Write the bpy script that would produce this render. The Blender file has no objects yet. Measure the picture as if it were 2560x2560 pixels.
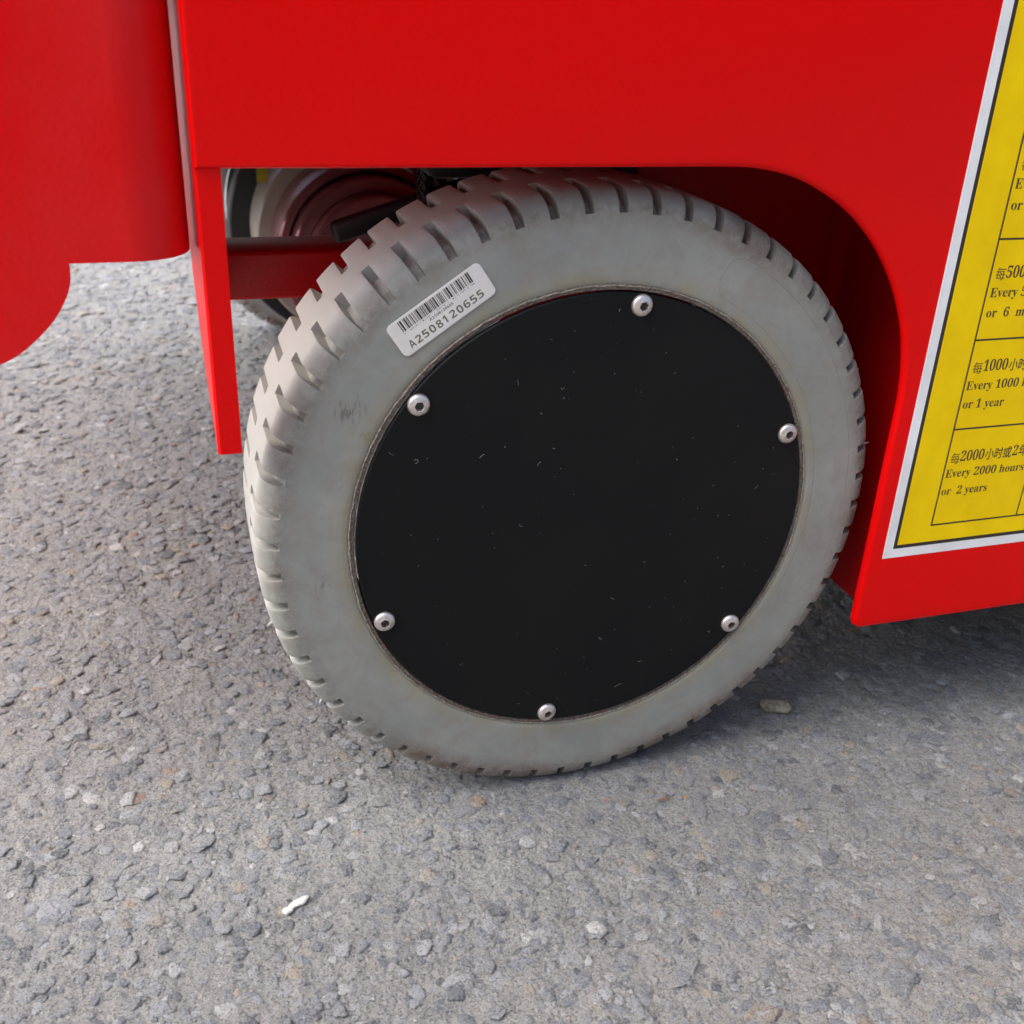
import bpy, bmesh, math, random
import numpy as np
from mathutils import Vector, Matrix
sc = bpy.context.scene
C = sc.collection
PI = math.pi
rnd = random.Random(7)
rng = np.random.default_rng(11)

# ---------------------------------------------------------------- camera
cam_d = bpy.data.cameras.new('camera')
cam = bpy.data.objects.new('camera', cam_d); C.objects.link(cam)
right = Vector((0.9544, -0.2958, 0.0396)); down = Vector((-0.0954, -0.4283, -0.8986)); fwd = Vector((0.2827, 0.8539, -0.4370))
fwd.normalize(); right = (right - fwd*right.dot(fwd)).normalized(); up = right.cross(fwd)
M = Matrix((right, up, -fwd)).transposed().to_4x4()
M.translation = Vector((-0.1891, -0.4460, 0.4044))
cam.matrix_world = M
cam_d.sensor_width = 36; cam_d.lens = 36*2662.55/2560
cam_d.clip_start = 0.02; cam_d.clip_end = 500
cam_d.dof.use_dof = True; cam_d.dof.focus_distance = 0.53; cam_d.dof.aperture_fstop = 15
sc.camera = cam

# ---------------------------------------------------------------- light
SUN_EL, SUN_AZ = math.radians(56), math.radians(172)    # direction TO the sun, measured from +X
w = bpy.data.worlds.new('World'); sc.world = w; w.use_nodes = True
nt = w.node_tree; nt.nodes.clear()
wo = nt.nodes.new('ShaderNodeOutputWorld'); bg = nt.nodes.new('ShaderNodeBackground'); sky = nt.nodes.new('ShaderNodeTexSky')
sky.sky_type = 'NISHITA'; sky.sun_disc = False; sky.sun_elevation = SUN_EL
sky.sun_rotation = math.radians(90) - SUN_AZ
sky.dust_density = 5.0; sky.ozone_density = 1.3; sky.air_density = 0.8
bg.inputs[1].default_value = 0.15
nt.links.new(sky.outputs[0], bg.inputs[0]); nt.links.new(bg.outputs[0], wo.inputs[0])
sd = bpy.data.lights.new('sun', 'SUN'); sd.energy = 1.5; sd.angle = math.radians(65); sd.color = (0.99, 1.0, 0.97)
sun = bpy.data.objects.new('sun', sd); C.objects.link(sun)
sdir = Vector((math.cos(SUN_EL)*math.cos(SUN_AZ), math.cos(SUN_EL)*math.sin(SUN_AZ), math.sin(SUN_EL)))
sun.rotation_euler = sdir.to_track_quat('Z', 'Y').to_euler()
sc.view_settings.view_transform = 'Standard'; sc.view_settings.look = 'None'
sc.view_settings.exposure = 1.30; sc.view_settings.gamma = 1.0

# ---------------------------------------------------------------- helpers
def tag(o, label=None, cat=None, group=None, kind=None):
    if label: o['label'] = label
    if cat: o['category'] = cat
    if group: o['group'] = group
    if kind: o['kind'] = kind
    return o
def link(name, me, mats=None, parent=None, smooth=None):
    o = bpy.data.objects.new(name, me); C.objects.link(o)
    if mats:
        for m in (mats if isinstance(mats, (list, tuple)) else [mats]): me.materials.append(m)
    if parent: o.parent = parent
    if smooth is not None:
        me.shade_smooth()
        if smooth < 180: me.set_sharp_from_angle(angle=math.radians(smooth))
    return o
def from_bm(bm, name):
    me = bpy.data.meshes.new(name); bm.to_mesh(me); bm.free(); return me
def np_mesh(name, V, F):
    """V (n,3); F (m,k) all the same k"""
    me = bpy.data.meshes.new(name)
    V = np.ascontiguousarray(V, dtype=np.float32); F = np.ascontiguousarray(F, dtype=np.int32)
    n, k = F.shape
    me.vertices.add(len(V)); me.vertices.foreach_set('co', V.ravel())
    me.loops.add(n*k); me.loops.foreach_set('vertex_index', F.ravel())
    me.polygons.add(n); me.polygons.foreach_set('loop_start', np.arange(n, dtype=np.int32)*k)
    me.update(calc_edges=True); me.validate(); return me
def slab(name, outline, y0, y1, bevel, m, parent=None, seg=4, holes=(), smooth=35):
    """plate in the XZ plane with outline [(x,z)], from y0 (front) to y1 (back), edges rounded by bevel"""
    cu = bpy.data.curves.new('tmp', 'CURVE'); cu.dimensions = '2D'; cu.fill_mode = 'BOTH'
    for pts in [outline] + list(holes):
        sp = cu.splines.new('POLY'); sp.points.add(len(pts)-1); sp.use_cyclic_u = True
        for q, (x, z) in zip(sp.points, pts): q.co = (x, z, 0, 1)
    cu.bevel_depth = bevel; cu.offset = -bevel; cu.extrude = abs(y1-y0)/2-bevel; cu.bevel_resolution = seg
    tmp = bpy.data.objects.new('tmp', cu); C.objects.link(tmp)
    bpy.context.view_layer.update()
    me = bpy.data.meshes.new_from_object(tmp.evaluated_get(bpy.context.evaluated_depsgraph_get()))
    bpy.data.objects.remove(tmp); bpy.data.curves.remove(cu)
    me.materials.clear()
    me.transform(Matrix(((1,0,0,0),(0,0,-1,(y0+y1)/2),(0,1,0,0),(0,0,0,1))))
    bm = bmesh.new(); bm.from_mesh(me); bmesh.ops.remove_doubles(bm, verts=bm.verts, dist=1e-6)
    bmesh.ops.recalc_face_normals(bm, faces=bm.faces); bm.to_mesh(me); bm.free()
    return link(name, me, m, parent, smooth)
def box(name, lo, hi, m, parent=None, bevel=0.0, seg=2):
    bm = bmesh.new(); bmesh.ops.create_cube(bm, size=1)
    for v in bm.verts: v.co = Vector([lo[i]+(v.co[i]+.5)*(hi[i]-lo[i]) for i in range(3)])
    if bevel: bmesh.ops.bevel(bm, geom=list(bm.edges), offset=bevel, segments=seg, profile=.5, affect='EDGES')
    return link(name, from_bm(bm, name), m, parent, 35)
def lathe(name, prof, n, m, parent=None, centre=(0,0,0), smooth=35, arc=None, jitter=0):
    """profile [(r,y)] turned round the Y axis"""
    P = np.array(prof); th = np.linspace(0, 2*PI, n, endpoint=False)
    V = np.zeros((n, len(P), 3))
    r = P[None, :, 0] + (rng.normal(0, jitter, (n, len(P))) if jitter else 0)
    V[..., 0] = r*np.cos(th)[:, None]; V[..., 2] = r*np.sin(th)[:, None]; V[..., 1] = P[None, :, 1]
    i = np.arange(n)[:, None]; j = np.arange(len(P)-1)[None, :]; L = len(P)
    a = i*L+j; b = ((i+1) % n)*L+j
    F = np.stack([a, a+1, b+1, b], -1).reshape(-1, 4)
    V = V.reshape(-1, 3)+np.array(centre)
    me = np_mesh(name, V, F)
    return link(name, me, m, parent, smooth)
def circ(n, r, cx=0, cz=0, a0=0, a1=2*PI, close=True):
    k = n if close else n-1
    return [(cx+r*math.cos(a0+(a1-a0)*i/k), cz+r*math.sin(a0+(a1-a0)*i/k)) for i in range(n)]

# ---------------------------------------------------------------- materials
class NB:
    def __init__(s, name):
        s.m = bpy.data.materials.new(name); s.m.use_nodes = True; s.t = s.m.node_tree
        s.t.nodes.clear()
        s.out = s.n('ShaderNodeOutputMaterial'); s.p = s.n('ShaderNodeBsdfPrincipled'); s.l(s.p.outputs[0], s.out.inputs[0])
        s.tc = s.n('ShaderNodeTexCoord')
    def n(s, t, **k):
        x = s.t.nodes.new(t)
        for a, b in k.items(): setattr(x, a, b)
        return x
    def l(s, a, b): s.t.links.new(a, b)
    def setin(s, node, key, val):
        i = node.inputs[key]
        if hasattr(val, 'is_output') or isinstance(val, bpy.types.NodeSocket): s.l(val, i)
        else: i.default_value = val
    def math(s, op, a, b=None, c=None, clamp=False):
        x = s.n('ShaderNodeMath', operation=op, use_clamp=clamp); s.setin(x, 0, a)
        if b is not None: s.setin(x, 1, b)
        if c is not None: s.setin(x, 2, c)
        return x.outputs[0]
    def noise(s, scale, detail=4, rough=.55, vec=None, dist=0, col=False):
        x = s.n('ShaderNodeTexNoise'); x.inputs['Scale'].default_value = scale; x.inputs['Detail'].default_value = detail
        x.inputs['Roughness'].default_value = rough; x.inputs['Distortion'].default_value = dist
        s.l(vec or s.tc.outputs['Object'], x.inputs['Vector']); return x.outputs['Color' if col else 'Fac']
    def vor(s, scale, feature='F1', out='Distance', vec=None, rand=1):
        x = s.n('ShaderNodeTexVoronoi', feature=feature); x.inputs['Scale'].default_value = scale; x.inputs['Randomness'].default_value = rand
        s.l(vec or s.tc.outputs['Object'], x.inputs['Vector']); return x.outputs[out]
    def ramp(s, f, stops, interp='LINEAR'):
        x = s.n('ShaderNodeValToRGB'); x.color_ramp.interpolation = interp; e = x.color_ramp.elements
        while len(e) > 1: e.remove(e[-1])
        e[0].position = stops[0][0]; e[0].color = s.c(stops[0][1])
        for p, c in stops[1:]:
            q = e.new(p); q.color = s.c(c)
        s.l(f, x.inputs[0]); return x.outputs[0]
    def c(s, v): return (v, v, v, 1) if isinstance(v, (int, float)) else (*v, 1)[:4]
    def mix(s, f, a, b, mode='MIX'):
        x = s.n('ShaderNodeMix', data_type='RGBA', blend_type=mode); s.setin(x, 0, f)
        for k, v in ((6, a), (7, b)):
            if isinstance(v, (tuple, float, int)): x.inputs[k].default_value = s.c(v)
            else: s.l(v, x.inputs[k])
        return x.outputs[2]
    def bump(s, h, dist, strength=1.0, prev=None):
        x = s.n('ShaderNodeBump'); x.inputs['Distance'].default_value = dist; x.inputs['Strength'].default_value = strength
        s.l(h, x.inputs['Height'])
        if prev: s.l(prev, x.inputs['Normal'])
        return x.outputs[0]
    def fin(s, col=None, rough=None, normal=None, metal=None, spec=None, coat=None, coat_rough=None):
        for k, v in (('Base Color', col), ('Roughness', rough), ('Normal', normal), ('Metallic', metal), ('Specular IOR Level', spec), ('Coat Weight', coat), ('Coat Roughness', coat_rough)):
            if v is None: continue
            if k == 'Base Color' and isinstance(v, tuple): v = s.c(v)
            s.setin(s.p, k, v)
        return s.m

def paint(name, col, rough=.22, dusty=0.0, peel=1.0, spec=.5):
    b = NB(name)
    n1 = b.noise(9, 3, .6, dist=.4); n2 = b.noise(260, 4, .6); n3 = b.noise(1600, 2)
    dust = b.math('MULTIPLY', b.ramp(n1, [(.42, 0.0), (.60, 1.0)]), b.math('ADD', b.math('MULTIPLY', n2, .5), .5))
    c = b.mix(b.math('MULTIPLY', dust, dusty), col, (.42, .16, .14))
    specks = b.ramp(b.vor(210), [(.018, 1.0), (.03, 0.0)])
    c = b.mix(b.math('MULTIPLY', specks, b.math('MULTIPLY', b.ramp(b.noise(70, 2), [(.62, 0.0), (.66, 1.0)]), .35)), c, (.55, .30, .28))
    r = b.math('ADD', b.math('MULTIPLY', dust, .22*(1 if dusty else .3)), rough)
    nb = b.bump(b.noise(420, 2, .5), .00016*peel, 1.0)
    nb = b.bump(n3, .00002*peel, 1.0, nb)
    return b.fin(c, r, nb, spec=spec)
M_RED = paint('red_paint', (.76, .0002, .0008), .20, 0.0, spec=.14)
M_RED2 = paint('dusty_red_paint', (.72, .003, .005), .34, .08, spec=.13)
M_POST = paint('end_plate_paint', (.72, .0003, .001), .30, 0.0, spec=.14)
M_BEAM = paint('beam_paint', (.70, .003, .006), .30, .0, spec=.35)
M_REDIN = paint('shaded_red_paint', (.42, .002, .004), .42, .0, spec=.15)  # darker copy of the red, interior shade put into the colour
def flat(name, col, rough=.5, metal=0, bump=0, bscale=600, spec=.5):
    b = NB(name); v = b.noise(38, 4)
    c = b.mix(b.ramp(v, [(.3, 0.0), (.75, 1.0)]), tuple(x*.86 for x in col), tuple(min(1, x*1.06) for x in col))
    nb = b.bump(b.noise(bscale, 3), bump, 1.0) if bump else None
    return b.fin(c, rough, nb, metal, spec)
M_WHITE = flat('white_vinyl', (.88, .885, .88), .38, bump=.00002, spec=.3)
M_YEL = flat('yellow_vinyl', (1.0, .66, .0), .40, bump=.00002, spec=.12)
M_INK = flat('black_ink', (.022, .014, .010), .42)
M_INKB = flat('brown_ink', (.045, .020, .006), .42)
M_FOIL = flat('label_film', (.80, .77, .72), .36, bump=.00006, bscale=300)
M_INKG = flat('engraved_ink', (.17, .145, .10), .5)
M_BLACK = flat('black_plastic', (.012, .012, .013), .45, bump=.00003)
M_CREAM = flat('cream_enamel', (.40, .34, .28), .3)
M_MAROON = flat('maroon_enamel', (.34, .13, .14), .2, metal=.5)
M_DSTEEL = flat('dark_steel', (.05, .045, .045), .35, metal=.6)
M_STEEL = flat('polished_steel', (.55, .52, .52), .2, metal=1.0)
M_YTAG = flat('yellow_tag_ink', (.45, .40, .02), .5)

def rubber():
    b = NB('grey_rubber')
    sx = b.n('ShaderNodeSeparateXYZ'); b.l(b.tc.outputs['Object'], sx.inputs[0])
    X, Y, Z = sx.outputs
    r = b.math('SQRT', b.math('ADD', b.math('MULTIPLY', X, X), b.math('MULTIPLY', Z, Z)))
    th = b.math('ARCTAN2', Z, X)
    side = b.math('LESS_THAN', Y, .0009)
    big = b.noise(22, 5, .6, dist=.6); fine = b.noise(330, 5, .65); mid = b.noise(150, 6, .7)
    c = b.mix(b.ramp(big, [(.35, 0.0), (.68, 1.0)]), (.255, .262, .238), (.320, .320, .288))
    c = b.mix(b.math('MULTIPLY', b.ramp(b.noise(48, 6, .7, dist=1.2), [(.46, 0.0), (.66, 1.0)]), .6), c, (.255, .228, .195))
    # tread warmer than the sidewall, and paler: brightness from side light put into colour
    c = b.mix(b.math('MULTIPLY', b.ramp(b.math('MULTIPLY', Y, 60.0), [(.25, 0.0), (.8, 1.0)]), .8), c, (.52, .512, .475))
    # brown grime along the shoulder
    sh = b.math('SUBTRACT', 1.0, b.math('MULTIPLY', b.math('ABSOLUTE', b.math('SUBTRACT', r, .1560)), 120), clamp=True)
    g = b.math('MULTIPLY', sh, b.ramp(b.math('ADD', b.math('MULTIPLY', b.noise(40, 5, .6), .55), b.math('MULTIPLY', fine, .45)), [(.42, 0.0), (.62, .9)]))
    g = b.math('MULTIPLY', g, b.math('LESS_THAN', Y, .008))
    c = b.mix(b.math('MULTIPLY', g, .72), c, (.130, .095, .065))
    # yellowish brown stains next to the bead
    be = b.math('SUBTRACT', 1.0, b.math('MULTIPLY', b.math('ABSOLUTE', b.math('SUBTRACT', r, .1245)), 120), clamp=True)
    be = b.math('MULTIPLY', be, b.ramp(b.noise(60, 4), [(.35, 0.15), (.62, 1.0)]))
    c = b.mix(b.math('MULTIPLY', b.math('MULTIPLY', be, side), .5), c, (.30, .25, .13))
    # dark specks and scuffs
    sp = b.ramp(b.vor(330), [(.035, 1.0), (.07, 0.0)])
    sp = b.math('MULTIPLY', sp, b.ramp(b.noise(120, 2), [(.60, 0.0), (.64, 1.0)]))
    c = b.mix(b.math('MULTIPLY', sp, .75), c, (.05, .045, .04))
    mp = b.n('ShaderNodeMapping'); mp.inputs['Scale'].default_value = (1, 1, .22); mp.inputs['Rotation'].default_value = (0, .25, 0)
    b.l(b.tc.outputs['Object'], mp.inputs[0])
    scf = b.ramp(b.noise(420, 3, .6, vec=mp.outputs[0]), [(.70, 0.0), (.76, 1.0)])
    scf = b.math('MULTIPLY', scf, b.ramp(b.noise(30, 2), [(.55, 0.0), (.65, 1.0)]))
    c = b.mix(b.math('MULTIPLY', scf, .6), c, (.09, .085, .08))
    def spot(x0, z0, rad):
        dx = b.math('SUBTRACT', X, x0); dz = b.math('SUBTRACT', Z, z0)
        return b.math('SUBTRACT', 1.0, b.math('DIVIDE', b.math('SQRT', b.math('ADD', b.math('MULTIPLY', dx, dx), b.math('MULTIPLY', dz, dz))), rad), clamp=True)
    mq = b.n('ShaderNodeMapping'); mq.inputs['Scale'].default_value = (1, 1, .2); b.l(b.tc.outputs['Object'], mq.inputs[0])
    st_ = b.ramp(b.noise(620, 3, .6, vec=mq.outputs[0]), [(.52, 0.0), (.60, 1.0)])
    sm_ = b.math('MULTIPLY', st_, b.math('MULTIPLY', b.math('MAXIMUM', spot(-.1197, .0705, .009), spot(-.1360, -.020, .006)), 1.8, clamp=True))
    c = b.mix(b.math('MULTIPLY', sm_, .6), c, (.09, .088, .084))
    ys = b.math('MULTIPLY', spot(-.1140, .0580, .008), b.ramp(b.noise(170, 4), [(.45, 0.0), (.58, 1.0)]))
    c = b.mix(b.math('MULTIPLY', ys, .9), c, (.22, .19, .09))
    br = b.math('MAXIMUM', spot(-.060, -.150, .075), b.math('MAXIMUM', spot(.068, .134, .030), spot(.075, -.125, .060)))
    br = b.math('MULTIPLY', b.math('MULTIPLY', br, 1.6, clamp=True), b.ramp(b.math('MULTIPLY', r, 6.0), [(.870, 0.0), (.925, 1.0)]))
    br = b.math('MULTIPLY', br, b.ramp(b.noise(90, 6, .7), [(.36, 0.1), (.62, 1.0)]))
    c = b.mix(b.math('MULTIPLY', br, .88), c, (.150, .098, .072))
    # moulded pad outlines on the sidewall (rounded annular sectors)
    def pad(th0, half, rm, hw, rad):
        u = b.math('SUBTRACT', b.math('ABSOLUTE', b.math('MULTIPLY', b.math('SUBTRACT', th, th0), rm)), half*rm-rad)
        v = b.math('SUBTRACT', b.math('ABSOLUTE', b.math('SUBTRACT', r, rm)), hw-rad)
        u0 = b.math('MAXIMUM', u, 0.0); v0 = b.math('MAXIMUM', v, 0.0)
        d = b.math('SQRT', b.math('ADD', b.math('MULTIPLY', u0, u0), b.math('MULTIPLY', v0, v0)))
        d = b.math('ADD', d, b.math('MINIMUM', b.math('MAXIMUM', u, v), 0.0))
        return b.math('SUBTRACT', d, rad)
    d1 = pad(math.radians(19), math.radians(46), .1385, .0105, .0085)
    d2 = pad(math.radians(200), math.radians(36), .1385, .0105, .0085)
    d = d1
    line = b.math('SUBTRACT', 1.0, b.math('MULTIPLY', b.math('ABSOLUTE', d), 2600), clamp=True)
    line = b.math('MULTIPLY', line, side)
    c = b.mix(b.math('MULTIPLY', line, .16), c, (.12, .11, .10))
    nb = b.bump(fine, .00011, 1.0); nb = b.bump(mid, .0004, .6, nb)
    shb = b.math('MULTIPLY', sh, b.noise(900, 4, .7)); nb = b.bump(shb, .0003, 1.0, nb)
    nb = b.bump(b.math('MULTIPLY', line, -1.0), .00025, .5, nb)
    return b.fin(c, b.math('ADD', .55, b.math('MULTIPLY', fine, .2)), nb, spec=.35)
M_RUB = rubber()
def blackdisc():
    b = NB('black_coated_steel')
    sp = b.ramp(b.vor(190), [(.045, 1.0), (.075, 0.0)]); sp = b.math('MULTIPLY', sp, b.ramp(b.noise(90, 2), [(.52, 0.0), (.58, 1.0)]))
    mp = b.n('ShaderNodeMapping'); mp.inputs['Scale'].default_value = (1, 1, .18); mp.inputs['Rotation'].default_value = (0, .5, 0)
    b.l(b.tc.outputs['Object'], mp.inputs[0])
    f = b.ramp(b.vor(300, vec=mp.outputs[0]), [(.035, 1.0), (.05, 0.0)]); f = b.math('MULTIPLY', f, b.ramp(b.noise(90, 2), [(.66, 0.0), (.68, 1.0)]))
    c = b.mix(b.math('MULTIPLY', b.math('MAXIMUM', sp, f), .45), (.0070, .0070, .0074), (.30, .27, .24))
    c = b.mix(b.math('MULTIPLY', b.ramp(b.noise(14, 4), [(.4, 0.0), (.8, 1.0)]), .35), c, (.017, .016, .014))
    return b.fin(c, b.math('ADD', .42, b.math('MULTIPLY', b.noise(200, 3), .12)), b.bump(b.noise(900, 2), .00003), spec=.14)
M_DISC = blackdisc()
def rimmat():
    b = NB('grimy_rim_steel'); f = b.noise(700, 5, .7); g = b.noise(160, 4)
    c = b.mix(b.ramp(f, [(.44, 0.0), (.58, 1.0)]), (.10, .075, .058), (.24, .195, .165))
    c = b.mix(b.math('MULTIPLY', b.ramp(g, [(.5, 0.0), (.7, 1.0)]), .5), c, (.16, .06, .035))
    return b.fin(c, .6, b.bump(f, .0006, 1.0), metal=.15)
M_RIM = rimmat()
def flashmat():
    b = NB('rubber_flash'); f = b.noise(500, 5, .7)
    c = b.mix(b.ramp(f, [(.40, 0.0), (.55, 1.0)]), (.17, .14, .10), (.36, .33, .26))
    return b.fin(c, .7, b.bump(f, .0005, 1.0))
M_FLASH = flashmat()
def screwmat():
    b = NB('stainless_steel'); f = b.noise(500, 3); g = b.noise(160, 3)
    c = b.mix(b.ramp(g, [(.4, 0.0), (.75, .6)]), (.74, .68, .64), (.48, .38, .32))
    return b.fin(c, b.math('ADD', .30, b.math('MULTIPLY', f, .18)), b.bump(f, .00012), metal=.85)
M_SCREW = screwmat()

def tarmac(name, stone=0):
    b = NB(name); geo = b.n('ShaderNodeNewGeometry'); W = geo.outputs['Position']
    class _T: outputs = {'Object': W}
    b.tc = _T
    dustn = b.noise(42, 6, .65, dist=.5); fine = b.noise(640, 6, .75); grit = b.noise(1500, 4, .7); broad = b.noise(3.2, 4, .6)
    if stone:
        at = b.n('ShaderNodeAttribute', attribute_name='tint') if stone == 1 else b.n('ShaderNodeObjectInfo')
        t = at.outputs['Fac'] if stone == 1 else at.outputs['Random']
        c = b.ramp(t, [(0.0, (.130, .142, .160)), (.06, (.235, .255, .285)), (.20, (.330, .345, .372)), (.34, (.215, .234, .262)), (.44, (.390, .408, .438)),
                       (.54, (.330, .336, .336)), (.64, (.285, .303, .332)), (.74, (.360, .368, .380)), (.82, (.49, .50, .515)), (.90, (.48, .41, .32)), (.925, (.37, .32, .26)), (.95, (.58, .585, .58)), (.975, (.68, .675, .65)), (.99, (.50, .33, .23))], 'CONSTANT')
        c = b.mix(.22, c, b.ramp(fine, [(.35, .12), (.65, .50)]))
        dmask = b.ramp(b.math('ADD', b.math('MULTIPLY', dustn, .5), b.math('MULTIPLY', fine, .5)), [(.47, 0.0), (.60, .6)])
    else:
        c = b.mix(b.ramp(b.vor(330, out='Color'), [(.2, 0.0), (.8, 1.0)]), (.19, .195, .20), (.33, .332, .328))
        c = b.mix(b.ramp(fine, [(.40, 0.0), (.60, 1.0)]), c, (.35, .340, .315))
        dmask = b.ramp(b.math('ADD', b.math('MULTIPLY', dustn, .6), b.math('MULTIPLY', fine, .4)), [(.36, .1), (.62, .9)])
    c = b.mix(dmask, c, b.mix(b.ramp(broad, [(.35, 0.0), (.65, 1.0)]), (.375, .370, .350), (.420, .412, .385)))
    c = b.mix(1.0, c, b.ramp(b.noise(800, 3, .8), [(.38, .45), (.47, 1.0)]), 'MULTIPLY')
    c = b.mix(b.ramp(b.noise(760, 2, .6), [(.60, 0.0), (.70, .55)]), c, (.50, .49, .46))
    # mottling: pale sparkling grit and dark pits
    sp = b.ramp(b.vor(520), [(.16, 1.0), (.28, 0.0)]); sp = b.math('MULTIPLY', sp, b.ramp(grit, [(.50, 0.0), (.56, 1.0)]))
    c = b.mix(b.math('MULTIPLY', sp, .7), c, (.58, .56, .52))
    pt = b.ramp(b.vor(420, vec=b.tc.outputs['Object']), [(.06, 1.0), (.16, 0.0)]); pt = b.math('MULTIPLY', pt, b.ramp(b.noise(300, 2), [(.50, 0.0), (.56, 1.0)]))
    c = b.mix(b.math('MULTIPLY', pt, .75), c, (.05, .048, .045))
    nb = b.bump(fine, .0025 if not stone else .0021, 1.0); nb = b.bump(grit, .0010, 1.0, nb)
    nb = b.bump(b.noise(230, 5, .7, dist=1.2), .0015, 1.0, nb)
    if not stone: nb = b.bump(b.vor(260), .0012, .7, nb)
    return b.fin(c, b.math('ADD', .5, b.math('MULTIPLY', fine, .3)), nb, spec=.45)
M_TAR = tarmac('worn_tarmac'); M_AGG = tarmac('aggregate_stone', 1); M_STN = tarmac('set_stone', 2)

# ---------------------------------------------------------------- ground
def vnoise(x, y, cell, seed):
    r = np.random.default_rng(seed); n = 512; g = r.random((n, n)).astype(np.float32)
    u = x/cell + 137.3; v = y/cell + 91.7
    iu = np.floor(u).astype(int); iv = np.floor(v).astype(int); fu = u-iu; fv = v-iv
    fu = fu*fu*(3-2*fu); fv = fv*fv*(3-2*fv)
    a = g[iu % n, iv % n]; b_ = g[(iu+1) % n, iv % n]; c_ = g[iu % n, (iv+1) % n]; d_ = g[(iu+1) % n, (iv+1) % n]
    return (a*(1-fu)+b_*fu)*(1-fv)+(c_*(1-fu)+d_*fu)*fv - .5
def hgt(x, y):
    h = .0030*vnoise(x, y, .11, 1)+.0022*vnoise(x+.3*y, y, .034, 2)+.0018*vnoise(x-.4*y, y+.2*x, .0130, 3)+.0013*vnoise(x, y, .0060, 4)+.0009*vnoise(x+.5*y, y, .0031, 5)
    d = np.sqrt(np.maximum(np.hypot(x, y-.04)-.05, 0)); f = np.clip(d/.25, .25, 1)
    far = np.clip((np.hypot(x, y-.3)-3)/3, 0, 1)
    return h*f*(1-far)
def axis(lo, hi, step, grow, lim):
    a = list(np.arange(lo, hi+1e-9, step)); s = step
    while a[-1] < lim: s *= grow; a.append(a[-1]+s)
    s = step; bb = [lo]
    while bb[-1] > -lim: s *= grow; bb.append(bb[-1]-s)
    return np.array(bb[:0:-1]+a)
xs = axis(-.36, .42, .0021, 1.06, 60); ys = axis(-.24, .34, .0021, 1.022, 60)
gx, gy = np.meshgrid(xs, ys, indexing='ij')
H = hgt(gx, gy)
V = np.stack([gx, gy, H], -1).reshape(-1, 3); ny = len(ys)
i = np.arange(len(xs)-1)[:, None]; j = np.arange(ny-1)[None, :]; a = i*ny+j
F = np.stack([a, a+ny, a+ny+1, a+1], -1).reshape(-1, 4)
ground = link('ground', np_mesh('ground', V, F), M_TAR, None, 180)
tag(ground, 'worn grey asphalt with exposed blue grey aggregate and pale dust', kind='structure')
print('ground verts', len(V))

def chip_mesh(name, n, r_, flatness, low=True, rag=0.0):
    m = n*(3 if rag else 1)
    ang = np.sort((np.arange(n)+r_.uniform(-.36, .36, n))*2*PI/n)
    rad = r_.uniform(.70, 1.10, n)
    ring = np.stack([rad*np.cos(ang), rad*np.sin(ang)], 1)
    if rag:                                     # ragged broken edges between the corners
        pts = []
        for q in range(n):
            A, B = ring[q], ring[(q+1) % n]
            for t in (0, .34, .67): pts.append(A+(B-A)*t+r_.normal(0, rag, 2)*(t > 0))
        ring = np.array(pts)
    n = len(ring)
    tz = r_.uniform(-.12, .12, 2)
    inset = r_.uniform(.72, .92, n)[:, None]
    top = ring*inset+r_.normal(0, .03, (n, 2))
    zt = flatness*(1+r_.uniform(-.22, .22, n))+top@tz
    z1 = flatness*.30+r_.uniform(-.10, .10, n)*flatness
    V = [np.c_[ring*.94, np.full(n, -flatness)]] if low else []
    c2 = top*.45+r_.normal(0, .05, (n, 2))
    V += [np.c_[ring, z1], np.c_[top, zt]]
    L = 2 if low else 1
    if rag: V += [np.c_[c2, flatness*(1.05+r_.uniform(-.20, .20, n))+c2@tz]]; L += 1
    V += [np.array([[*(ring.mean(0)*.5), flatness*1.06]])]
    V = np.concatenate(V); F = []
    for k in range(L):
        for q in range(n):
            A, B = k*n+q, k*n+(q+1) % n
            F += [(A, B, B+n), (A, B+n, A+n)]
    for q in range(n): F.append((L*n+q, L*n+(q+1) % n, (L+1)*n))
    return V, np.array(F)
def in_view(x, y, m=.02):      # the patch of ground the photograph shows, with a margin
    return (y > -.27) & (y < 1.6) & (x > -.36-m - .10*np.clip(y, 0, 1)) & (x < .20+.22*np.clip(y+.25, 0, 2)*2+m)
# 300 largest chips, each its own stone
shapes = []
for k in range(14):
    V0, F0 = chip_mesh('stone', int(rng.integers(4, 7)), rng, rng.uniform(.16, .24), True, .05)
    me = np_mesh('stone', V0, F0); me.materials.append(M_STN); shapes.append(me)
placed = []
tries = 0
while len(placed) < 300 and tries < 60000:
    tries += 1
    y = -.25+rng.random()**1.7*.9; x = rng.uniform(-.42, .42)
    if not in_view(x, y): continue
    if y > .02 and x > .0 and y > .12: continue
    if abs(x) < .03 and -.02 < y < .11: continue
    r = .0050+.0085*rng.random()**2.2
    if any((x-a)**2+(y-b)**2 < (r+c)**2*.8 for a, b, c in placed): continue
    placed.append((x, y, r))
for k, (x, y, r) in enumerate(placed):
    o = bpy.data.objects.new('stone', shapes[k % 14]); C.objects.link(o); o.parent = ground
    e = rng.uniform(.62, 1.0); zb = float(hgt(np.array([x+dx*r for dx in (-.6, 0, .6, 0, 0)]), np.array([y+dy*r for dy in (0, -.6, 0, .6, 0)])).mean())
    o.scale = (r, r*e, r*rng.uniform(.55, 1.0)); o.rotation_euler = (rng.normal(0, .08), rng.normal(0, .08), rng.uniform(0, 2*PI))
    o.location = (x, y, zb+rng.uniform(.0000, .0008)-.20*o.scale[2])
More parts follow.
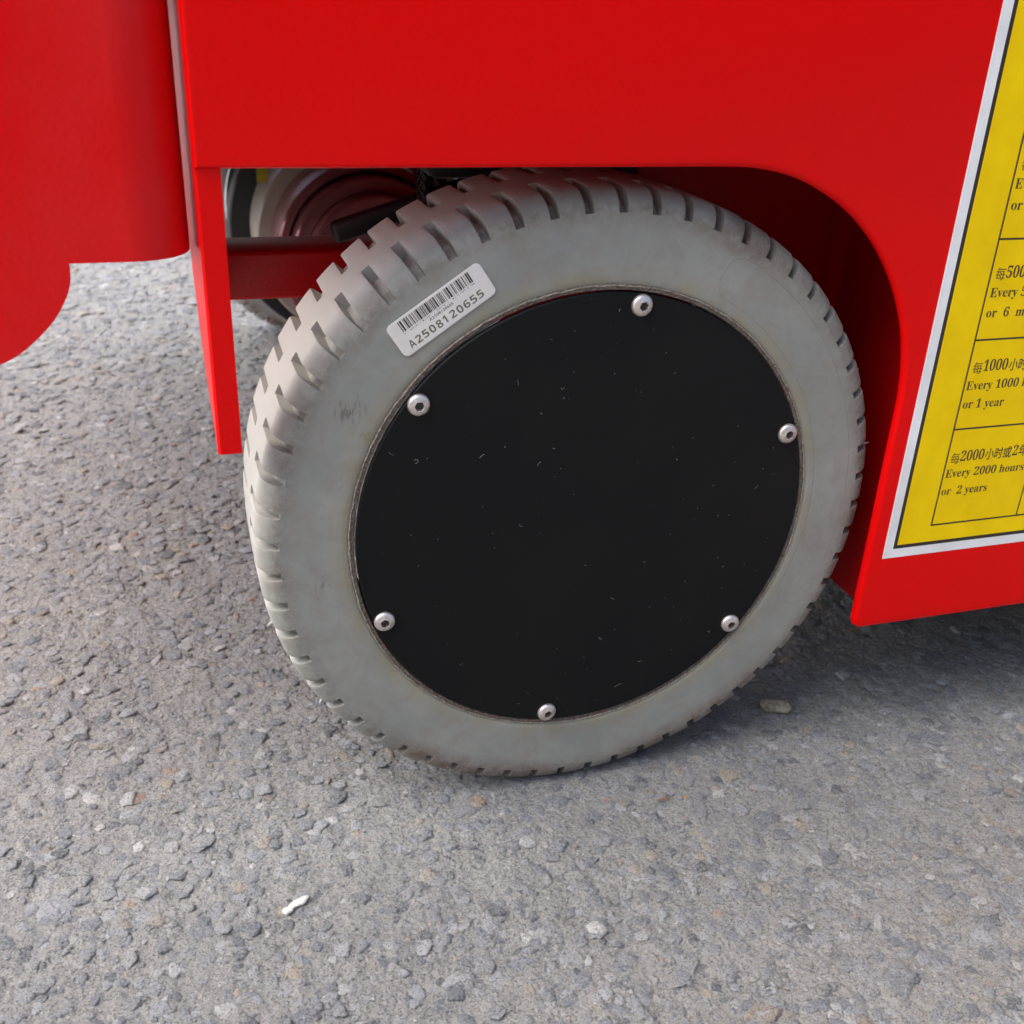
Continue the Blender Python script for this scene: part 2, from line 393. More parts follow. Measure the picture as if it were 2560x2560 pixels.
# smaller chips and grit joined into one
def field(n, rmin, rmax, power, nv, ybias, ymax, seed, low=False, xr=(-.55, .6), outside=False):
    r_ = np.random.default_rng(seed); Vs = []; Fs = []; Ts = []; off = 0
    T = [chip_mesh('t', nv, r_, .24, low) for _ in range(10)]
    x = r_.uniform(xr[0], xr[1], n*3); y = -.27+r_.random(n*3)**ybias*(ymax+.27)
    if outside: y = r_.uniform(-.95, 1.9, n*3)
    ok = in_view(x+r_.normal(0, .03, n*3), y+r_.normal(0, .03, n*3), .05)
    if outside: ok = ~ok
    x = x[ok][:n]; y = y[ok][:n]; n = len(x)
    R = rmin+(rmax-rmin)*r_.random(n)**power; R *= 1+.5*np.clip(y, 0, 2)
    sz0 = r_.uniform(.4, .95, n); z = hgt(x, y)+R*r_.uniform(-.03, .20, n)-R*.24*sz0
    an = r_.uniform(0, 2*PI, n); sy = r_.uniform(.55, 1, n); szz = sz0; tx, ty = r_.normal(0, .09, (2, n))
    tint = r_.random(n)
    for k in range(10):
        s = slice(k, n, 10); V0, F0 = T[k]; m = len(x[s])
        P = np.repeat(V0[None], m, 0)
        P[..., 0] *= R[s][:, None]; P[..., 1] *= (R[s]*sy[s])[:, None]; P[..., 2] *= (R[s]*szz[s])[:, None]
        P[..., 2] += P[..., 0]*tx[s][:, None]+P[..., 1]*ty[s][:, None]
        c_, s_ = np.cos(an[s])[:, None], np.sin(an[s])[:, None]
        X = P[..., 0]*c_-P[..., 1]*s_+x[s][:, None]; Y = P[..., 0]*s_+P[..., 1]*c_+y[s][:, None]
        P = np.stack([X, Y, P[..., 2]+z[s][:, None]], -1)
        Vs.append(P.reshape(-1, 3)); nvv = len(V0)
        Fs.append((F0[None]+(np.arange(m)*nvv)[:, None, None]).reshape(-1, 3)+off); off += m*nvv
        Ts.append(np.repeat(tint[s], nvv))
    return np.concatenate(Vs), np.concatenate(Fs), np.concatenate(Ts)
parts = [field(60000, .0011, .0066, 2.6, 6, 1.35, 1.5, 21), field(30000, .0006, .0017, 1.4, 5, 1.45, .9, 22), field(30000, .0030, .0068, 1.6, 5, 1, 1.5, 23, xr=(-1.5, 1.6), outside=True)]
V = np.concatenate([p[0] for p in parts]); offs = np.cumsum([0]+[len(p[0]) for p in parts[:-1]]); F = np.concatenate([p[1]+o_ for p, o_ in zip(parts, offs)]); T_ = np.concatenate([p[2] for p in parts])
me = np_mesh('aggregate', V, F)
at = me.attributes.new('tint', 'FLOAT', 'POINT'); at.data.foreach_set('value', T_.astype(np.float32))
agg = link('aggregate', me, M_AGG, ground); agg['kind'] = 'stuff'
print('aggregate tris', len(F))

# ---------------------------------------------------------------- unseen wall added behind the camera to block low sky light
M_WALL = flat('light_block_cement', (.30, .295, .285), .85, bump=.002, bscale=30)
tag(box('light_block_wall', (-3.2, -2.3, 0), (8, -2.1, 1.6), M_WALL), 'unseen cement wall added behind the camera to block low sky light', 'wall')
# ---------------------------------------------------------------- the lift
WZ = .165
YF = -.015                      # front of the side panel
lift = bpy.data.objects.new('scissor_lift', None); C.objects.link(lift); lift.location = (0, .4, 0)
tag(lift, 'glossy red scissor lift chassis with grey tyre and yellow maintenance label', 'scissor lift')
def fix(o):                     # parts are modelled in world space
    if o.parent == lift: o.matrix_parent_inverse = Matrix.Translation((0, -.4, 0))
    return o
# side panel with the wheel arch cut in it
arch = [(.0234, .3405), (.0440, .3404), (.0590, .3398), (.0746, .3372), (.0886, .3325), (.1073, .3226), (.1239, .3092), (.1372, .2937), (.1474, .2770), (.1545, .2600), (.1588, .2420), (.1605, .2260), (.1606, .2080)]
def catmull(P, n=5):
    out = []
    for k in range(len(P)-1):
        p0, p1, p2, p3 = P[max(k-1, 0)], P[k], P[k+1], P[min(k+2, len(P)-1)]
        for q in range(n):
            t = q/n; out.append(tuple(.5*((2*p1[d])+(-p0[d]+p2[d])*t+(2*p0[d]-5*p1[d]+4*p2[d]-p3[d])*t*t+(-p0[d]+3*p1[d]-3*p2[d]+p3[d])*t**3) for d in (0, 1)))
    return out+[P[-1]]
outline = [(-.1778, .3405)]+catmull(arch)+[(.1604, .0930), (.1616, .0895), (.1650, .0873), (1.55, .0873), (1.55, .76), (-.1778, .76)]
panel = fix(slab('side_panel', outline, YF, YF+.006, .0028, M_RED, lift, seg=5))
tag(panel, 'flat glossy red side panel with rounded wheel arch')
# end plate folded round into a narrow flange beside the wheel
bm = bmesh.new()
rings = []
for z, xb in ((.2235, -.1774), (.252, -.1796), (.298, -.1812), (.31, -.1796), (.76, -.1796)):
    prof = [(-.1680, -.0125), (-.1768, -.0125), (-.1779, -.0114), (xb, .013), (xb+.003, .013), (-.1749, -.0095), (-.1680, -.0095)]
    rings.append([bm.verts.new((x, y, z)) for x, y in prof])
n = 7
for r0, r1 in zip(rings, rings[1:]):
    for k in range(n): bm.faces.new((r0[k], r0[(k+1) % n], r1[(k+1) % n], r1[k]))
bm.faces.new(rings[0][::-1]); bm.faces.new(rings[-1])
bmesh.ops.recalc_face_normals(bm, faces=bm.faces)
endp = fix(link('end_plate', from_bm(bm, 'end_plate'), M_POST, lift, 35))
tag(endp, 'red end plate folded into a narrow flange left of the wheel')
# left cover: box with rounded upright edge and a round lobe below
def cover():
    r = .022; x1 = -.1814; y0 = YF+.001; zb = .3065; zt = .76; T = .003; xr = x1-r
    arc = [(xr+r*math.sin(a), y0+r-r*math.cos(a)) for a in np.linspace(0, PI/2, 12)]+[(x1, y0+.028)]
    arci = [(xr+(r-T)*math.sin(a), y0+r-(r-T)*math.cos(a)) for a in np.linspace(0, PI/2, 12)]+[(x1-T, y0+.028)]
    lobe = catmull([(-.2262, zb), (-.2262, .3030), (-.2270, .2975), (-.2298, .2915), (-.2340, .2852), (-.2405, .2785), (-.2480, .2725), (-.2560, .2685), (-.270, .2650), (-.290, .2640), (-.36, .2640), (-.42, .2700), (-.45, .29), (-.452, zb)], 4)
    out = [(xr, zb)]+lobe+[(-.62, zb), (-.62, zt), (-.452, zt), (-.2262, zt), (xr, zt)]
    bm = bmesh.new()
    Fv = [bm.verts.new((x, y0, z)) for x, z in out]; Bv = [bm.verts.new((x, y0+T, z)) for x, z in out]
    n = len(out); nl = len(lobe)
    for W_ in (Fv, Bv):
        bm.faces.new((W_[0], W_[1], W_[n-2], W_[n-1])); bm.faces.new((W_[1], W_[nl], W_[n-3], W_[n-2])); bm.faces.new((W_[nl], W_[nl+1], W_[nl+2], W_[n-3]))
        for k in range(1, nl//2): bm.faces.new((W_[k], W_[k+1], W_[nl-k], W_[nl-k+1]))
    for k in range(n-1): bm.faces.new((Fv[k+1], Fv[k], Bv[k], Bv[k+1]))
    O0 = [Fv[0]]+[bm.verts.new((x, y, zb)) for x, y in arc[1:]]; O1 = [Fv[-1]]+[bm.verts.new((x, y, zt)) for x, y in arc[1:]]
    I0 = [Bv[0]]+[bm.verts.new((x, y, zb)) for x, y in arci[1:]]; I1 = [Bv[-1]]+[bm.verts.new((x, y, zt)) for x, y in arci[1:]]
    for k in range(len(arc)-1):
        bm.faces.new((O0[k], O0[k+1], O1[k+1], O1[k])); bm.faces.new((I0[k+1], I0[k], I1[k], I1[k+1]))
        bm.faces.new((O0[k+1], O0[k], I0[k], I0[k+1])); bm.faces.new((O1[k], O1[k+1], I1[k+1], I1[k]))
    bm.faces.new((O0[-1], I0[-1], I1[-1], O1[-1]))
    bmesh.ops.triangulate(bm, faces=[f for f in bm.faces if len(f.verts) > 4])
    bmesh.ops.recalc_face_normals(bm, faces=bm.faces)
    return link('end_cover', from_bm(bm, 'end_cover'), M_RED2, lift, 30)
cov = fix(cover())
for pl in cov.data.polygons:
    if abs(pl.normal.y) > .99999: pl.use_smooth = False
tag(cov, 'red end cover with rounded corner, hanging round lobe and dusty sheen')

# tyre ------------------------------------------------------------
def tyre_mesh(centre_y=0.0):
    near = [(.1219, .0040), (.1219, .0016), (.1223, .0006), (.1236, .0000), (.1260, -.0001), (.130, 0), (.138, 0), (.146, 0), (.1515, .0001), (.1542, .0002), (.1560, .0005), (.1580, .0012), (.1598, .0023), (.1614, .0038), (.1627, .0056), (.1637, .0076), (.1643, .0096), (.1646, .0120)]
    mid = [(.1647, .016), (.1648, .022), (.1649, .0284), (.1649, .0294), (.1650, .0385), (.1649, .0478), (.1649, .0488), (.1648, .056), (.1647, .064)]
    far = [(.1645, .0752), (.1640, .0772), (.1633, .0790), (.1622, .0812), (.1608, .0832), (.1592, .0849), (.1574, .0863), (.1556, .0872), (.1540, .0877), (.146, .088), (.130, .088), (.1236, .0875), (.1236, .080)]
    P = np.array(near+mid+far); L = len(P)
    hw = math.radians(.78); cols = []
    for k in range(60):
        for typ, c0 in ((0, 4.2), (1, 1.0)):
            c = math.radians(c0+6*k)
            for d_, e in ((-hw-.0052, 0), (-hw-.0010, 1), (-hw+.0010, 2), (hw-.0010, 2), (hw+.0010, 1), (hw+.0052, 0)): cols.append((c+d_, typ, e))
    cols.sort(); n = len(cols)
    V = np.zeros((n, L, 3))
    jit = rng.normal(0, .0005, 60)
    for q, (t, typ, e) in enumerate(cols):
        r = P[:, 0].copy(); y = P[:, 1]
        y = y.copy()
        if e:
            m = (((y < .0289) if typ == 0 else (y > .0483))) & (r > .1550)
            d = y if typ == 0 else .088-y               # depth in from the sidewall this row of slots opens to
            if e == 2:
                dd = np.maximum(d, .0042); fl_ = np.minimum(.1543+(dd-.0042)*.65, .1576)
                r = np.where(m, np.minimum(r, fl_), r); y = np.where(m, dd if typ == 0 else .088-dd, y)
            else: r = np.where(m & (r > .1562), r-.0003, r)
        V[q, :, 0] = r*math.cos(t); V[q, :, 2] = r*math.sin(t); V[q, :, 1] = y
    V[..., 2] = np.maximum(V[..., 2], -.1646)       # slightly flattened where it stands
    i = np.arange(n)[:, None]; j = np.arange(L-1)[None, :]; a = i*L+j; b_ = ((i+1) % n)*L+j
    F = np.stack([a, b_, b_+1, a+1], -1).reshape(-1, 4)
    return np_mesh('tyre', V.reshape(-1, 3), F)
tm = tyre_mesh()
tyre = link('tyre', tm, M_RUB, lift, 38); fix(tyre); tyre.location = (0, 0, WZ)
tag(tyre, 'pale grey solid rubber tyre with slotted tread, nearest wheel')
def sub(o, par): o.parent = par; return o
# moulding nubs left on the tread
M_NUB = flat('trimmed_rubber', (.48, .46, .42), .6)
def nub(theta, y, r, h, rr):
    bm = bmesh.new(); bmesh.ops.create_cone(bm, segments=8, radius1=rr, radius2=rr*.25, depth=h, cap_ends=True)
    for v in bm.verts: v.co.z += h/2; v.co.x += .25*v.co.z
    me = from_bm(bm, 'rubber_nub'); o = link('rubber_nub', me, M_NUB, tyre, 60)
    o.rotation_euler = Vector((math.cos(theta), -.35, math.sin(theta))).to_track_quat('Z', 'Y').to_euler()
    o.location = (r*math.cos(theta), y, r*math.sin(theta))
for td, y, r, h, rr in ((194.5, .0105, .1635, .0040, .0011), (9.5, .009, .1632, .0035, .0008), (25, .010, .1637, .0016, .001), (214, .012, .1640, .003, .0013)):
    nub(math.radians(td), y, r, h, rr)
# rim ring and rubber flash
rim = fix(lathe('rim_ring', [(.1194, .0060), (.1194, .0009), (.1198, .0003), (.1218, .0001), (.1224, .0006), (.1240, .0030)], 360, M_RIM, lift, jitter=.00008)); rim.location = (0, 0, WZ)
tag(rim, 'thin grimy steel rim edge between tyre and black disc')
N = 540; th = np.linspace(0, 2*PI, N, endpoint=False); V = []; 
wv = np.convolve(np.tile(rng.normal(0, 1, N), 3), np.ones(4)/4, 'same')[N:2*N]; wv2 = np.convolve(np.tile(rng.normal(0, 1, N), 3), np.ones(3)/3, 'same')[N:2*N]
for k in range(6):
    a = 2*PI*k/6; rad = .00036+.00012*wv
    V.append(np.stack([(.1217+.00024*wv2+rad*math.cos(a))*np.cos(th), -.0001+rad*math.sin(a)*.8, (.1217+.00024*wv2+rad*math.cos(a))*np.sin(th)], -1))
V = np.stack(V, 1).reshape(-1, 3); i = np.arange(N)[:, None]; j = np.arange(6)[None, :]
F = np.stack([i*6+j, i*6+(j+1) % 6, ((i+1) % N)*6+(j+1) % 6, ((i+1) % N)*6+j], -1).reshape(-1, 4)
fl = link('rubber_flash', np_mesh('rubber_flash', V, F), M_FLASH, tyre, 180)
# black disc
disc = fix(lathe('hub_cover', [(.0001, .0015), (.1170, .0015), (.1187, .0013), (.1187, -.0006), (.1181, -.0012), (.0001, -.0012)], 256, M_DISC, lift, smooth=30)); disc.location = (0, 0, WZ)
tag(disc, 'large flat black disc with lint and fine scratches covering the hub')
def lint():
    r_ = np.random.default_rng(4); V = []; F = []
    for k in range(52):
        a = r_.uniform(0, 2*PI); rr = .112*math.sqrt(r_.random()); x, z = rr*math.cos(a), rr*math.sin(a)
        d = r_.uniform(0, 2*PI); cv = r_.normal(0, 1.4); Ln = r_.choice([.0007, .0010, .0016, .0032, .005], p=[.4, .25, .2, .1, .05]); n = 9; wd = r_.uniform(.00005, .00009)
        for q in range(n):
            nx, nz = -math.sin(d), math.cos(d); b0 = len(V)
            for sx_, sy_ in ((-1, 0), (0, -1), (1, 0)): V.append((x+nx*wd*sx_, -.00125+sy_*wd, z+nz*wd*sx_))
            if q: F += [(b0-3, b0-2, b0+1, b0), (b0-2, b0-1, b0+2, b0+1)]
            x += math.cos(d)*Ln/n; z += math.sin(d)*Ln/n; d += cv/n*1.6
    return np_mesh('lint', np.array(V), np.array(F))
li = link('lint', lint(), flat('pale_lint', (.42, .38, .35), .8), disc, 180); li['kind'] = 'stuff'
# button head screws with hexagonal sockets
def screw_mesh():
    bm = bmesh.new(); n = 36; R0 = .0053; Hh = .0031; rings = []
    dome = [(R0, 0.0), (R0, .0005)]+[(R0*math.sin(a), .0005+(Hh-.0005)*math.cos(a)**.9) for a in np.linspace(PI/2*.93, PI/2*.40, 7)]
    for r, h in dome: rings.append([bm.verts.new((r*math.cos(2*PI*k/n), -h, r*math.sin(2*PI*k/n))) for k in range(n)])
    def hexr(t, af=.0040):
        a = (t % (PI/3))-PI/6; return af/2/math.cos(a)
    ht = Hh
    for sc_, h in ((1.10, ht), (1.0, ht-.00015), (1.0, ht-.0022)):
        rings.append([bm.verts.new((sc_*hexr(2*PI*k/n+PI/6)*math.cos(2*PI*k/n), -h, sc_*hexr(2*PI*k/n+PI/6)*math.sin(2*PI*k/n))) for k in range(n)])
    for A, B in zip(rings, rings[1:]):
        for k in range(n): bm.faces.new((A[k], A[(k+1) % n], B[(k+1) % n], B[k]))
    c0 = bm.verts.new((0, -ht+.0026, 0))
    for k in range(n): f = bm.faces.new((rings[-1][k], rings[-1][(k+1) % n], c0)); f.material_index = 1
    for A, B in zip(rings[-2:], rings[-1:]):
        for f in A[0].link_faces: pass
    bmesh.ops.recalc_face_normals(bm, faces=bm.faces)
    me = from_bm(bm, 'screw'); me.materials.append(M_SCREW); me.materials.append(M_DSTEEL); return me
sm = screw_mesh(); sm.shade_smooth(); sm.set_sharp_from_angle(angle=math.radians(42))
for k in range(6):
    a = 1.4202-k*PI/3
    o = bpy.data.objects.new('screw', sm); C.objects.link(o); o.parent = disc
    o.location = (.1135*math.cos(a), -.0011, .1135*math.sin(a)); o.rotation_euler = (rng.normal(0, .03), [.3, 1.2, .7, .1, .9, .5][k], rng.normal(0, .03))

# lettering ------------------------------------------------------------
def bold(s):
    out = ''
    for ch in s:
        if 'A' <= ch <= 'Z': out += chr(0x1D400+ord(ch)-65)
        elif 'a' <= ch <= 'z': out += chr(0x1D41A+ord(ch)-97)
        elif '0' <= ch <= '9': out += chr(0x1D7CE+ord(ch)-48)
        else: out += ch
    return out
def text_geo(s, x, z, width, height, offset=0.0, res=3):
    """outline glyphs in the XZ plane: starts at x, baseline z, scaled to width and cap height; returns verts, tris"""
    cu = bpy.data.curves.new('t', 'FONT'); cu.body = s; cu.size = 1; cu.resolution_u = res; cu.offset = offset
    o = bpy.data.objects.new('t', cu); C.objects.link(o); bpy.context.view_layer.update()
    me = bpy.data.meshes.new_from_object(o.evaluated_get(bpy.context.evaluated_depsgraph_get()))
    bm = bmesh.new(); bm.from_mesh(me); bmesh.ops.triangulate(bm, faces=bm.faces)
    V = np.array([v.co[:] for v in bm.verts]); F = [[v.index for v in f.verts] for f in bm.faces]
    bm.free(); bpy.data.objects.remove(o); bpy.data.curves.remove(cu); bpy.data.meshes.remove(me)
    x0 = V[:, 0].min(); sx = width/(V[:, 0].max()-x0); sz = height
    return np.stack([x+(V[:, 0]-x0)*sx, np.zeros(len(V)), z+V[:, 1]*sz], 1), F
def quad(x0, z0, x1, z1): return np.array([[x0, 0, z0], [x1, 0, z0], [x1, 0, z1], [x0, 0, z1]]), [[0, 1, 2, 3]]
def join_geo(L, thick=.00004):
    """flat ink film with a real, very small thickness"""
    bm = bmesh.new()
    for V, F in L:
        vs = [bm.verts.new((v[0], -thick, v[2])) for v in V]
        for f in F:
            try: bm.faces.new([vs[k] for k in f])
            except ValueError: pass
    bmesh.ops.recalc_face_normals(bm, faces=bm.faces)
    r = bmesh.ops.extrude_face_region(bm, geom=list(bm.faces))
    for e in r['geom']:
        if isinstance(e, bmesh.types.BMVert): e.co.y += thick*.9
    bmesh.ops.recalc_face_normals(bm, faces=bm.faces)
    return from_bm(bm, 'ink')

# yellow maintenance sticker
st = fix(box('maintenance_sticker', (.1700, YF-.00025, .1320), (.5200, YF+.0002, .5600), M_WHITE, lift, .0001, 1))
tag(st, 'yellow maintenance schedule sticker with white border and black frame')
def on(o, y): o.parent = st; o.location = (0, y, 0); return o
on(link('black_frame', join_geo([quad(.1756, .1376, .5144, .5544)]), M_INK), YF-.00025)
on(link('yellow_field', join_geo([quad(.1778, .1398, .5122, .5522)]), M_YEL), YF-.0003)
lines = []
lw = .0010
for z in (.1500, .2065, .2553, .3063, .3550, .4050, .4550): lines.append(quad(.1975-lw/2, z-lw/2, .5040, z+lw/2))
lines += [quad(.1975-lw/2, .1500, .1975+lw/2, .53), quad(.2545-lw*.45, .1500, .2545+lw*.45, .53)]
on(link('table_lines', join_geo(lines), M_INKB), YF-.00035)
TX = []
z0 = .165
CH = .0052/.70
TX.append(text_geo('每', .2000, z0+.0218, .0058, .0070, .0)); TX.append(text_geo(bold('2000'), .2062, z0+.0226, .0152, .0086)); TX.append(text_geo('小时或', .2222, z0+.0226, .0172, .0072, .012)); TX.append(text_geo(bold('2'), .2402, z0+.0230, .0034, .0086)); TX.append(text_geo('年', .2442, z0+.0230, .0062, .0072, .012))
TX.append(text_geo(bold('Every 2000 hours'), .1990, z0+.0134, .0515, .0070)); TX.append(text_geo(bold('or  2 years'), .1992, z0+.0029, .0298, .0070))
TX.append(text_geo('每', .2004, z0+.0726, .0058, .0070, .0)); TX.append(text_geo(bold('1000'), .2068, z0+.0734, .0152, .0086)); TX.append(text_geo('小时或', .2228, z0+.0732, .0172, .0072, .012)); TX.append(text_geo(bold('1'), .2408, z0+.0733, .0030, .0086)); TX.append(text_geo('年', .2444, z0+.0730, .0062, .0072, .012))
TX.append(text_geo(bold('Every 1000 hours'), .1990, z0+.0634, .0515, .0070)); TX.append(text_geo(bold('or 1 year'), .1996, z0+.0532, .0260, .0070))
TX.append(text_geo('每', .2006, z0+.1214, .0058, .0070, .0)); TX.append(text_geo(bold('500'), .2070, z0+.1220, .0114, .0086)); TX.append(text_geo('小时或6个月', .2192, z0+.1218, .0330, .0072, .012))
TX.append(text_geo(bold('Every 500 hours'), .2000, z0+.1124, .0490, .0070)); TX.append(text_geo(bold('or  6  months'), .2006, z0+.1021, .0400, .0070))
TX.append(text_geo('每', .2006, z0+.1735, .0058, .0070, .0))
TX.append(text_geo(bold('Every'), .1995, z0+.1652, .0165, .0070)); TX.append(text_geo(bold('or 3 months'), .2001, z0+.1552, .0380, .0070))
rows_of_text = [TX[0:5], TX[5:6], TX[6:7], TX[7:12], TX[12:13], TX[13:14], TX[14:17], TX[17:18], TX[18:19], TX[19:20], TX[20:21], TX[21:22]]
for tl in rows_of_text: on(link('text_line', join_geo(tl), M_INKB), YF-.00035)

# barcode sticker on the sidewall
cx, cz, ang = -.0782, .1137, math.radians(34.4)
pts = []
hwid, hhei, cr = .0250, .0084, .0026
for sx_, sy_, a0 in ((1, 1, 0), (-1, 1, 90), (-1, -1, 180), (1, -1, 270)):
    for t in np.linspace(0, PI/2, 7): pts.append((sx_*(hwid-cr)+cr*math.cos(math.radians(a0)+t), sy_*(hhei-cr)+cr*math.sin(math.radians(a0)+t)))
bs = slab('barcode_sticker', pts, -.00055, 0, .00012, M_FOIL, None, seg=2)
me = bs.data
G = []
rb = random.Random(5)
u = -.0192; k = 0
while u < .0186:
    wbar = rb.choice([.00022, .00022, .00022, .00045, .00045, .0007, .0009]); G.append(quad(u, .0021 if u < .0187 else .002, min(u+wbar, .0192), .0073)); 
    G.append(quad(u+wbar*.1, .0010, u+wbar*.9, .0014)) if rb.random() < .6 else None
    u += wbar+rb.choice([.00022, .0003, .0004, .0006, .0008])
G.append(text_geo('A2508120655', -.0068, -.0010, .0128, .0019, 0, 2))
ink = link('tmp_ink', join_geo([g for g in G if g], .00005), M_INK)
G2 = []
for k, ch in enumerate('A2508120655'):
    G2.append(text_geo(chr(0x1D5D4) if ch == 'A' else chr(0x1D7EC+int(ch)), -.0204+k*.00370, -.0062+rb.uniform(-.0001, .0001), .0029 if ch != '1' else .0018, .0051, 0, 2))
ink2 = link('tmp_ink2', join_geo(G2, .00005), M_INKG)
# the print is part of the sticker's own mesh
bm = bmesh.new(); bm.from_mesh(me)
for o, mi in ((ink, 1), (ink2, 2)):
    nf = len(bm.faces); o.data.transform(Matrix.Translation((0, -.00055, 0))); bm.from_mesh(o.data); bm.faces.ensure_lookup_table()
    for f in bm.faces[nf:]: f.material_index = mi; f.smooth = False
    bpy.data.objects.remove(o)
bm.to_mesh(me); bm.free(); me.materials.append(M_INK); me.materials.append(M_INKG)
bs.parent = tyre; bs.rotation_euler = (0, -ang, 0); bs.location = (cx, -.0001, cz)
tag(bs, 'worn silver barcode sticker reading A2508120655')

# inside the wheel arch ------------------------------------------------------------
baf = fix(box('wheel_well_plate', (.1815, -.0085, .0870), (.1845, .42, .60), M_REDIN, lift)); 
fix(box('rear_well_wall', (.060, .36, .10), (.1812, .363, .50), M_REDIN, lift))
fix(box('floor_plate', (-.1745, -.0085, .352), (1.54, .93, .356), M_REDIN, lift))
beam = fix(box('cross_beam', (-.1730, .198, .2335), (.060, .242, .2625), M_BEAM, lift, .003, 3)); tag(beam, 'horizontal red cross beam behind the tyre')
fix(box('drive_controller', (-.060, .100, .3180), (.056, .34, .3515), M_BLACK, lift, .004, 2))
bar = fix(box('black_lever', (-.06, -.004, -.006), (.06, .004, .006), M_BLACK, lift, .003, 3))
bar.location = (-.048, .135, .3030); bar.rotation_euler = (0, -.30, 0); bar.matrix_parent_inverse = Matrix.Translation((0, -.4, 0))
# drive motor, stepped flanges
AX = [0.0, WZ]
def ring(name, r0, r1, y0, y1, m, lab=None, off=(0, 0), par=None):
    o = fix(lathe(name, [(r0, y1), (r0, y0+.001), (r0+.001, y0), (r1-.002, y0), (r1, y0+.002), (r1, y1)], 96, m, lift, centre=(off[0], 0, WZ+off[1])))
    if lab: tag(o, lab)
    return o
ring('drive_motor', .0002, .066, .56, .66, M_MAROON, 'dark red round drive motor behind the tyre')
ring('motor_flange', .066, .079, .585, .66, M_MAROON)
ring('motor_flange', .081, .090, .61, .68, M_MAROON)
ring('motor_housing', .0002, .104, .68, .76, M_CREAM)
ring('brake_drum', .0002, .126, .76, .80, M_BLACK)
ring('hub_backing', .0002, .120, .80, .90, M_DSTEEL)
fix(box('yellow_tag', (-.1000, .6790, .225), (-.0890, .6797, .262), M_YTAG, lift))
# far tyre
ft = bpy.data.objects.new('tyre', tm); C.objects.link(ft); ft.parent = lift; fix(ft); ft.location = (0, .96, WZ); ft.rotation_euler = (0, 0, PI)
tag(ft, 'grey tyre on the far side of the chassis, seen under the cross beam')
fix(box('left_light_block', (-.1750, .115, .2235), (-.1720, .93, .756), M_REDIN, lift))  # unseen plate, added to keep side light out of the interior
fix(box('inner_light_block', (.035, .104, .088), (.1812, .107, .350), M_REDIN, lift))  # plate added behind the tyre to block sun reaching under the lift
fix(box('overhead_light_block', (-.52, .125, .50), (-.1755, .93, .756), M_REDIN, lift))  # unseen overhang, added to shade the ground below
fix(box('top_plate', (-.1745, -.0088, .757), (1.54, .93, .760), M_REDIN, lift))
fix(box('far_panel', (-.1745, .966, .345), (1.54, .970, .76), M_REDIN, lift))
fix(box('belly_pan', (.1860, .0, .105), (1.54, .965, .130), M_BLACK, lift))  # unseen underside, added to block light from the far side
fix(box('far_skirt', (.186, .966, .088), (1.54, .970, .3449), M_REDIN, lift))
# braided sleeve hanging over the tyre
def braid():
    V = []; F = []; n = 8
    for s in (1, -1):
        for k in range(6):
            ph = 2*PI*k/6; prev = None
            for q in range(40):
                t = q/39; z = -.070*t; a = s*t*14+ph; cxx = .0042*math.cos(a); cyy = .0042*math.sin(a)
                base = len(V)
                for e in range(4): V.append((cxx+.0007*math.cos(e*PI/2), cyy+.0007*math.sin(e*PI/2), z))
                if prev is not None:
                    for e in range(4): F.append((prev+e, prev+(e+1) % 4, base+(e+1) % 4, base+e))
                prev = base
    return np_mesh('braided_cable', np.array(V), np.array(F))
bc = link('braided_cable', braid(), M_DSTEEL, lift); bc.location = (-.0560, .128, .365); fix(bc); tag(bc, 'dark braided cable sleeve hanging behind the tread')
core = fix(lathe('cable_core', [(.0001, 0), (.0036, 0), (.0036, .070), (.0001, .070)], 16, M_BLACK, lift)); core.rotation_euler = (-PI/2, 0, 0); core.location = (-.0560, .128, .365)

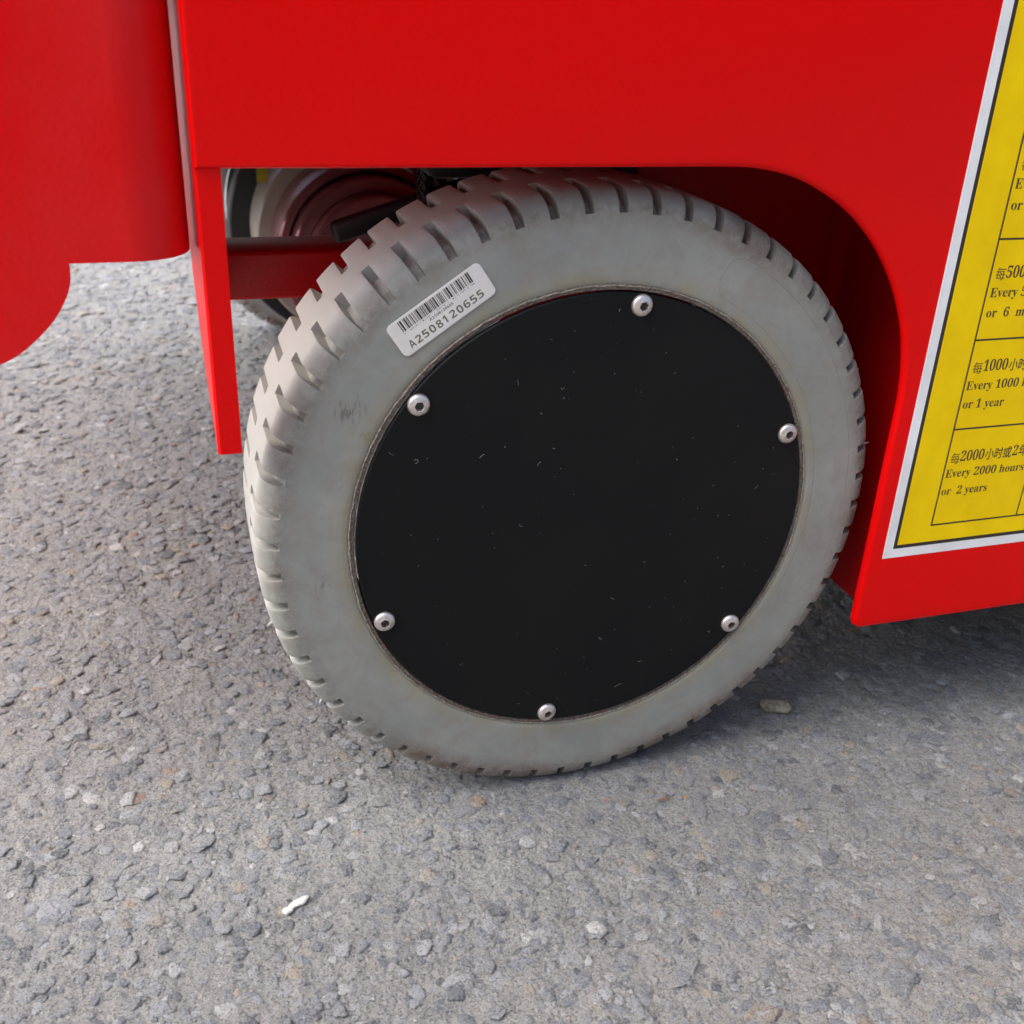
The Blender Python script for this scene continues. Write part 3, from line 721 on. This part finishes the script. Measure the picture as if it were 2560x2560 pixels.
# ---------------------------------------------------------------- loose bits on the ground
def lump(name, rx, ry, rz, m, seed, loc, rot, waist=0.0, lab='', cat=''):
    r_ = random.Random(seed); bm = bmesh.new(); bmesh.ops.create_icosphere(bm, subdivisions=3, radius=1)
    from mathutils import noise
    for v in bm.verts:
        p = v.co.copy(); k = 1+.45*noise.noise(p*1.3+Vector((seed, 0, 0)))+.16*noise.noise(p*3.7+Vector((0, seed, 0)))
        k *= 1-waist*math.exp(-(p.x/.35)**2)
        v.co = Vector((p.x*rx*(1+.1*noise.noise(p+Vector((seed, 3, 1)))), p.y*ry*k, p.z*rz*k))
    o = link(name, from_bm(bm, name), m, None, 50); o.location = loc; o.rotation_euler = rot
    tag(o, lab, cat); return o
M_PEB = (lambda b: b.fin(b.mix(b.ramp(b.noise(260, 5, .7), [(.38, 0.0), (.62, 1.0)]), (.16, .14, .10), (.36, .32, .24)), .8, b.bump(b.noise(420, 5, .7), .0009)))(NB('tan_stone'))
M_CHIP = (lambda b: b.fin(b.mix(b.ramp(b.noise(500, 4), [(.4, 0.0), (.6, 1.0)]), (.48, .46, .42), (.66, .64, .60)), .7, b.bump(b.noise(600, 4), .0006)))(NB('white_chalk'))
M_LEAF = (lambda b: b.fin(b.mix(b.noise(400, 3), (.50, .26, .05), (.60, .36, .10)), .7))(NB('dry_leaf'))
M_TWIG = (lambda b: b.fin(b.mix(b.noise(400, 3), (.20, .08, .045), (.30, .14, .09)), .8))(NB('dry_twig'))
lump('pebble', .0100, .0058, .0050, M_PEB, 15, (.1505, .0300, .0038), (.1, .05, -.50), .12, 'tan bone-shaped pebble in the shadow right of the tyre', 'pebble')
lump('chalk_flake', .0062, .0022, .0009, M_CHIP, 5, (-.1600, -.0535, .0024), (0, 0, .45), 0, 'small bright white chip lying on the asphalt at lower left', 'chip')
lump('chalk_flake', .0026, .0020, .0010, M_CHIP, 9, (-.1655, -.0570, .0022), (0, 0, .2), 0, 'tiny white crumb touching the bright white chip', 'chip')
lump('leaf_scrap', .0016, .0011, .0003, M_LEAF, 6, (.0583, -.0318, .0022), (.5, .2, 1.2), 0, 'tiny orange leaf scrap on the asphalt below the wheel', 'leaf scrap')
lump('twig', .0052, .0004, .0004, M_TWIG, 8, (.0457, -.0297, .0020), (0, .03, .06), 0, 'thin reddish twig beside the orange leaf scrap', 'twig')
print('objects', len(bpy.data.objects))
